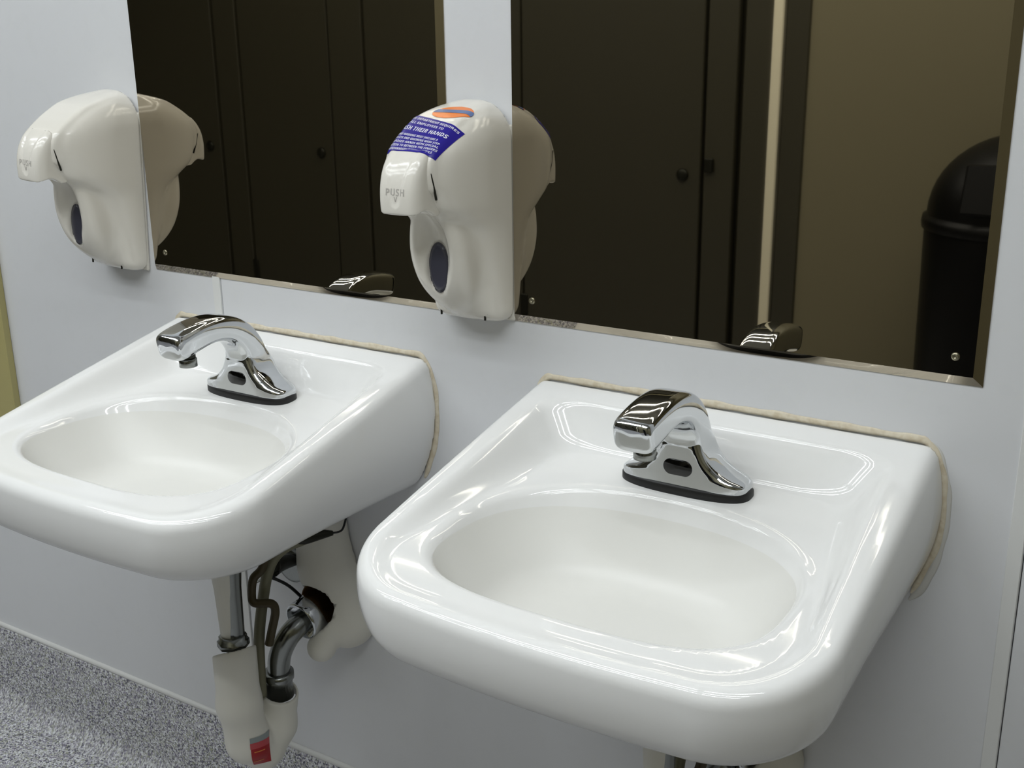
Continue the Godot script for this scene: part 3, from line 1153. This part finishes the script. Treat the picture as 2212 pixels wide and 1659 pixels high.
		part("body", tube([Vector3(-0.030, 0.568, 0.0), Vector3(-0.010, 0.590, 0.055), Vector3(0.006, 0.596, 0.09)], [0.009, 0.013, 0.011], 14), "dark_metal", v)
		part("nut", lathe([Vector2(0.011, 0.0), Vector2(0.012, 0.004), Vector2(0.012, 0.016), Vector2(0.008, 0.022), Vector2(0.006, 0.05)], 8), "dark_metal", v, Vector3(0.004, 0.594, 0.085))
		var ring := part("wall_ring", lathe([Vector2(0.024, 0.0), Vector2(0.033, 0.0), Vector2(0.032, 0.004), Vector2(0.025, 0.007)], 30), "old_chrome", v, Vector3(-0.036, 0.560, 0.0005))
		ring.rotation.x = PI / 2
		part("handle", tube([Vector3(-0.004, 0.588, 0.09), Vector3(-0.016, 0.577, 0.10), Vector3(-0.030, 0.570, 0.105)], [0.005, 0.004, 0.006], 10, 6, 0.5), "chrome", v)
		var w := thing("sensor_cable", "short black cable from the valve to the drain bend %s" % who[n], "cable", base, "black sensor cables")
		part("cable", tube([Vector3(0.006, 0.588, 0.098), Vector3(0.0134, 0.5826, 0.0900), Vector3(0.0209, 0.5634, 0.0700), Vector3(0.0301, 0.5344, 0.0500)], 0.0028, 8), "black_rubber", w)


# ---------------------------------------------------------------- the other side of the room, seen in the mirrors
func build_opposite():
	var z := 2.2
	var wf := structure("wall_front")
	part("panel", box(Vector3(2.40, 2.75, 0.12)), "beige_wall", wf, Vector3(0.03, 1.325, z + 0.062))
	part("corner_post", box(Vector3(0.075, 2.65, 0.05), 0.004), "partition", wf, Vector3(-1.205, 1.325, z + 0.02))
	part("stall_rear", box(Vector3(3.72, 2.75, 0.12)), "side_wall", wf, Vector3(-3.0, 1.325, 3.96))
	part("stall_side", box(Vector3(0.06, 2.75, 1.7)), "side_wall", wf, Vector3(-1.14, 1.325, 3.09))
	var trim := structure("trim_1")
	part("strip", box(Vector3(0.032, 2.4, 0.012), 0.003), "white_trim", trim, Vector3(-1.262, 1.2, z - 0.012))
	var pt := thing("toilet_partition", "dark brown toilet stall partition with doors, seen only in the mirrors", "partition", Vector3(-3.0, 0.0, z))
	var th := 0.028
	# pilasters between the doors: left edge and right edge
	for q in [[-1.365, -1.280], [-1.485, -1.385], [-2.30, -2.17], [-3.02, -2.86], [-3.62, -3.50], [-4.8, -4.42]]:
		var px := part("pilaster", box(Vector3(q[1] - q[0], 1.95, th), 0.003), "partition", pt, Vector3((q[0] + q[1]) / 2 + 3.0, 0.975, 0.0))
		part("shoe", box(Vector3(q[1] - q[0] + 0.006, 0.08, th + 0.008), 0.002), "brushed_steel", px, Vector3(0, -0.935, 0))
	for q in [[-2.165, -1.498], [-2.85, -2.31], [-3.49, -3.03], [-4.41, -3.64]]:
		var d := part("door", box(Vector3(q[1] - q[0], 1.50, th), 0.003), "partition", pt, Vector3((q[0] + q[1]) / 2 + 3.0, 1.05, 0.004))
		var w: float = q[1] - q[0]
		var kn := part("latch", lathe([Vector2(0.02, 0.0), Vector2(0.021, 0.004), Vector2(0.016, 0.010), Vector2(0.004, 0.012)], 20), "dark_metal", d, Vector3(w / 2 - 0.06, -0.10, -th / 2))
		kn.rotation.x = -PI / 2
		for yy in [-0.6, 0.6]:
			part("hinge", box(Vector3(0.03, 0.08, 0.012), 0.003), "dark_metal", d, Vector3(-w / 2, yy, -th / 2))
	part("gap_dark_backing", box(Vector3(0.07, 1.6, 0.008)), "partition", pt, Vector3(-1.492 + 3.0, 1.05, 0.034))  # strips added behind the door gaps so that the gaps stay dark
	part("gap_dark_backing", box(Vector3(0.07, 1.6, 0.008)), "partition", pt, Vector3(-1.375 + 3.0, 1.05, 0.034))
	part("gap_dark_backing", box(Vector3(0.07, 1.6, 0.008)), "partition", pt, Vector3(-2.168 + 3.0, 1.05, 0.034))
	part("keeper", box(Vector3(0.03, 0.045, 0.012), 0.003), "dark_metal", pt, Vector3(-1.465 + 3.0, 0.985, -0.02))
	part("head_rail", box(Vector3(3.55, 0.05, 0.035), 0.004), "brushed_steel", pt, Vector3(-3.06 + 3.0, 1.975, 0.0))
	# black waste bin with a domed lid
	var b := thing("waste_bin", "black domed waste bin against the beige wall, reflected in the mirror", "bin", Vector3(-0.50, 0.0, 1.925))
	part("body", lathe([Vector2(0.20, 0.0), Vector2(0.21, 0.01), Vector2(0.225, 0.88), Vector2(0.225, 0.91)], 48), "bin_black", b)
	var dome := [Vector2(0.232, 0.90), Vector2(0.234, 0.915), Vector2(0.232, 0.93), Vector2(0.222, 0.934)]
	for i in 12:
		var a := PI / 2 * i / 12.0
		dome.append(Vector2(0.222 * cos(a), 0.938 + 0.205 * sin(a)))
	dome.append(Vector2(0.004, 1.143))
	var lid := part("lid", lathe(dome, 48), "bin_black", b)
	var flap := part("flap", box(Vector3(0.20, 0.13, 0.012), 0.005), "bin_black", lid, Vector3(0, 1.02, -0.205))
	flap.rotation.x = 0.42
